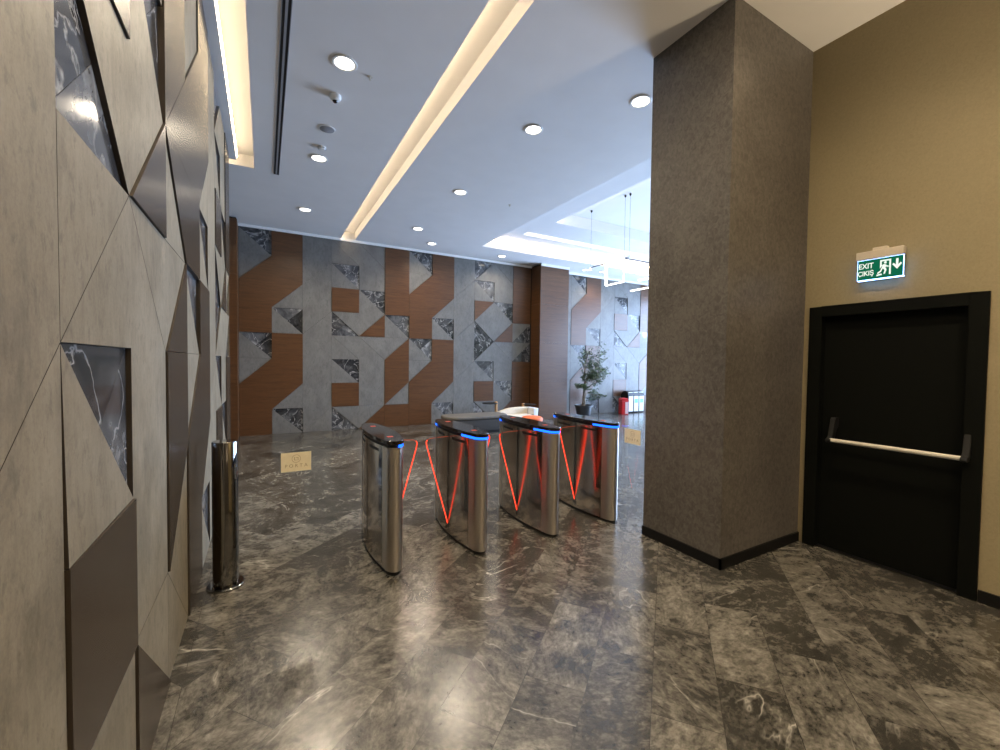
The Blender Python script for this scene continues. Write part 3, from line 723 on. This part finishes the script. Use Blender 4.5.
def side_table(loc, rz, label, h, cat='side table'):
    t = thing('side_table', label, cat, loc, rz, 'small side tables in the lounge corner')
    MB().prism(pill(-.11, .11, -.10, .10, .02), zf, 0, .012).build('foot_plate', M['black'], t)
    MB().box((.04, -.03, .012), (.10, .03, h + .03)).build('post', M['oak'], t, bevel=.006)
    MB().lathe([(0, h - .02), (.17, h - .02), (.21, h - .004), (.21, h + .002), (0, h + .002)], (-.11 if rz == 0 else -.11, 0, 0), 36).build('table_top', M['black'], t, smooth=True)
    return t
side_table((5.03, 9.25, 0), 0, 'black topped side table with oak post behind the grey bench', .59)
side_table((6.22, 9.63, 0), PI, 'black topped side table with oak post beside the cream seat', .475)
so = thing('lounge_seat', 'low cream lounge seat beside the wood pillar', 'armchair', (5.74, 9.30, 0))
MB().prism(pill(-.50, .40, -.20, .18, .12), zf, .04, .26).build('seat', M['cream'], so, smooth=True, bevel=.03, seg=3)
prof = [(-.56, .22), (-.56, .30), (-.40, .36), (-.15, .415), (.05, .43), (.40, .43), (.40, .20), (-.40, .18)]
MB().prism(prof, lambda p, d: (p[0], d, p[1]), .08, .20).build('backrest', M['cream'], so, bevel=.02, seg=3)
MB().prism([(.41, .04), (.41, .42), (.56, .42), (.53, .04)], lambda p, d: (p[0], d, p[1]), -.20, .20).build('armrest', M['white_fabric'], so, bevel=.02, seg=3)
for x in (-.36, .30):
    for y in (-.12, .1): MB().lathe([(.015, 0), (.02, .05)], (x, y, 0), 12).build('leg', M['oak'], so)
st = thing('stool', 'round orange stool between the turnstiles and the cream seat', 'stool', (5.10, 7.62, 0))
MB().lathe([(0, .445), (.17, .44), (.22, .42), (.24, .38), (.235, .34), (0, .33)], n=36).build('seat', M['orange'], st, smooth=True)
MB().lathe([(.19, .04), (.21, .34), (0, .34)], n=36).build('base', M['upholstery'], st, smooth=True)
MB().lathe([(.17, 0), (.17, .04), (0, .04)], n=36).build('plinth', M['black'], st)

# ------------------------------------------------------------------ potted ficus
pt = thing('potted_ficus', 'tall leafy ficus in a dark pot by the far wall', 'plant', (8.33, 9.68, 0))
MB().lathe([(0, 0), (.17, 0), (.19, .02), (.25, .33), (.275, .335), (.275, .37), (.245, .37), (.235, .32), (0, .31)], n=40).build('pot', M['pot'], pt, smooth=True)
MB().lathe([(0, .335), (.12, .338), (.236, .33)], n=30).build('soil', M['soil'], pt)
random.seed(21)
tips = []
tk = MB()
for k in range(3):                                   # three plaited stems
    pts = []
    for i in range(16):
        z = .33 + i * .05; a = k * 2 * PI / 3 + i * .5
        r = .035 - .0008 * i; pts.append((r * math.cos(a) + .01 * i * .3, r * math.sin(a), z))
    tk.tube(pts, [.024 - .0006 * i for i in range(16)], 8)
def branch(p, d, L, r, lev):
    pts = [p]; n = 5
    for i in range(n):
        d = (d + Vector((random.uniform(-.25, .25), random.uniform(-.25, .25), random.uniform(-.12, .16)))).normalized()
        p = p + d * L / n; pts.append(p)
        if lev >= 1: tips.append((p, d))
    tk.tube(pts, [r * (1 - .7 * i / n) for i in range(n + 1)], 6)
    if lev < 2:
        for q in range(4 if lev == 0 else 3):
            b = pts[random.randint(2, n)]
            a = random.uniform(0, 2 * PI)
            branch(b, (d + Vector((math.cos(a), math.sin(a), random.uniform(-.3, .3))) * .9).normalized(), L * .62, r * .55, lev + 1)
top = Vector((.045, 0, 1.05))
for dx, dy, dz, L, z in ((.05, 0, 1, .62, 1.05), (.30, .1, 1, .80, 1.05), (-.55, -.2, .8, .34, .95), (.85, -.1, .50, .55, .95), (.55, -.5, .6, .50, 1.0), (-.35, -.55, .8, .42, 1.0), (-.85, -.3, .25, .24, .85), (.9, .0, .0, .42, .72), (.1, -.8, .3, .4, .85)):
    branch(Vector((.03, 0, z)), Vector((dx, dy, dz)).normalized(), L, .014, 0)
tk.build('trunk', M['bark'], pt, smooth=True)
lf = MB()
for p, d in tips:
    for q in range(3):
        if len(lf.v) > 14000: break
        L = random.uniform(.055, .095); W = L * .40
        a = random.uniform(0, 2 * PI); dr_ = Vector((math.cos(a), math.sin(a), random.uniform(-1.1, .1))).normalized()
        sd_ = dr_.cross(Vector((0, 0, 1))).normalized() * W * .5; up = sd_.cross(dr_).normalized() * .006
        b = p + Vector([random.uniform(-.055, .055) for _ in range(3)])
        vs = [b, b + dr_ * L * .35 + sd_ + up, b + dr_ * L * .7 + sd_ * .75 + up, b + dr_ * L, b + dr_ * L * .7 - sd_ * .75 + up, b + dr_ * L * .35 - sd_ + up, b + dr_ * L * .5 - up]
        lf.add(vs, [(0, 1, 6), (1, 2, 6), (2, 3, 6), (3, 4, 6), (4, 5, 6), (5, 0, 6)])
lf.build('foliage', M['leaf'], pt)

# ------------------------------------------------------------------ bins
rb = thing('waste_bin', 'small red bin with pale front left of the recycling bins', 'bin', (10.02, 9.72, 0), math.radians(-20))
MB().prism([(-.115, -.12), (.115, -.12), (.115, .12), (-.115, .12)], zf, .0, .42).build('body', M['red_plastic'], rb, bevel=.015)
MB().prism([(-.12, .42), (-.12, .46), (-.08, .52), (.08, .52), (.12, .46), (.12, .42)], lambda p, d: (p[0], d, p[1]), -.125, .125).build('lid', M['red_plastic'], rb, bevel=.01)
MB().box((.0, -.126, .03), (.105, -.119, .40)).build('front_panel', M['pink_plastic'], rb)
for k, (mt, lb) in enumerate(((M['bin_white'], 'leftmost tall recycling bin, white front, next to the red bin'), (M['bin_blue'], 'recycling bin with blue green front, second from the red bin'), (M['bin_green'], 'recycling bin with pale green front, nearest the column edge'))):
    b = thing('recycling_bin', lb, 'bin', (10.50 + k * .245, 10.03, 0), 0, 'recycling bins by the far wall')
    MB().box((-.12, -.16, .02), (.12, .17, .56)).build('body', M['black'], b, bevel=.006)
    pr = [(-.17, .56)] + [(-.0 + .165 * math.cos(a), .56 + .16 * math.sin(a)) for a in [PI - PI * q / 12 for q in range(13)]]
    MB().prism([(y, z) for y, z in pr[1:]], lambda p, d: (d, p[0], p[1]), -.121, .121).build('hood', M['black'], b, smooth=True)
    MB().box((-.10, -.171, .05), (.10, -.160, .55)).build('front_panel', M['bin_white'], b, bevel=.004)
    MB().box((-.07, -.174, .33), (.07, -.1715, .46)).build('label_plate', mt, b)
    MB().box((-.09, -.15, .665), (.09, -.06, .69)).build('opening', M['bin_white'], b)

# ------------------------------------------------------------------ daylight
w = bpy.data.worlds.new('sky'); SC.world = w; w.use_nodes = True
bg = w.node_tree.nodes['Background']; bg.inputs[0].default_value = (.50, .68, 1.0, 1); bg.inputs[1].default_value = 38.0
pd = bpy.data.lights.new('window_portal', 'AREA'); pd.shape = 'RECTANGLE'; pd.size = 6.8; pd.size_y = 4.0
pd.cycles.is_portal = True
po = bpy.data.objects.new('window_portal', pd); C.objects.link(po); po.location = (XW + .25, 6.5, 2.1); po.rotation_euler = (PI / 2, 0, PI / 2)

# ------------------------------------------------------------------ camera
F, YAW, PIT, ROL = 418.68, .51215, -.0292, .01233
cy, sy = math.cos(YAW), math.sin(YAW)
fw = Vector((sy * math.cos(PIT), cy * math.cos(PIT), math.sin(PIT))); rt = Vector((cy, -sy, 0)); up = rt.cross(fw)
r2 = rt * math.cos(ROL) + up * math.sin(ROL); u2 = -rt * math.sin(ROL) + up * math.cos(ROL)
cd = bpy.data.cameras.new('camera'); cam = bpy.data.objects.new('camera', cd); C.objects.link(cam)
mw = Matrix.Identity(4)
for i in range(3):
    mw[i][0] = r2[i]; mw[i][1] = u2[i]; mw[i][2] = -fw[i]
mw[0][3], mw[1][3], mw[2][3] = 0, 0, 1.6
cam.matrix_world = mw
cd.sensor_fit = 'HORIZONTAL'; cd.sensor_width = 36; cd.lens = F / 1000 * 36; cd.clip_start = .02
SC.camera = cam

SC.view_settings.view_transform = 'Standard'; SC.view_settings.look = 'None'; SC.view_settings.gamma = 1
SC.view_settings.use_curve_mapping = False
SC.view_settings.exposure = 0.0
SC.cycles.use_denoising = True
SC.cycles.max_bounces = 10; SC.cycles.diffuse_bounces = 6; SC.cycles.glossy_bounces = 6; SC.cycles.transparent_max_bounces = 16
SC.cycles.sample_clamp_indirect = 6.0
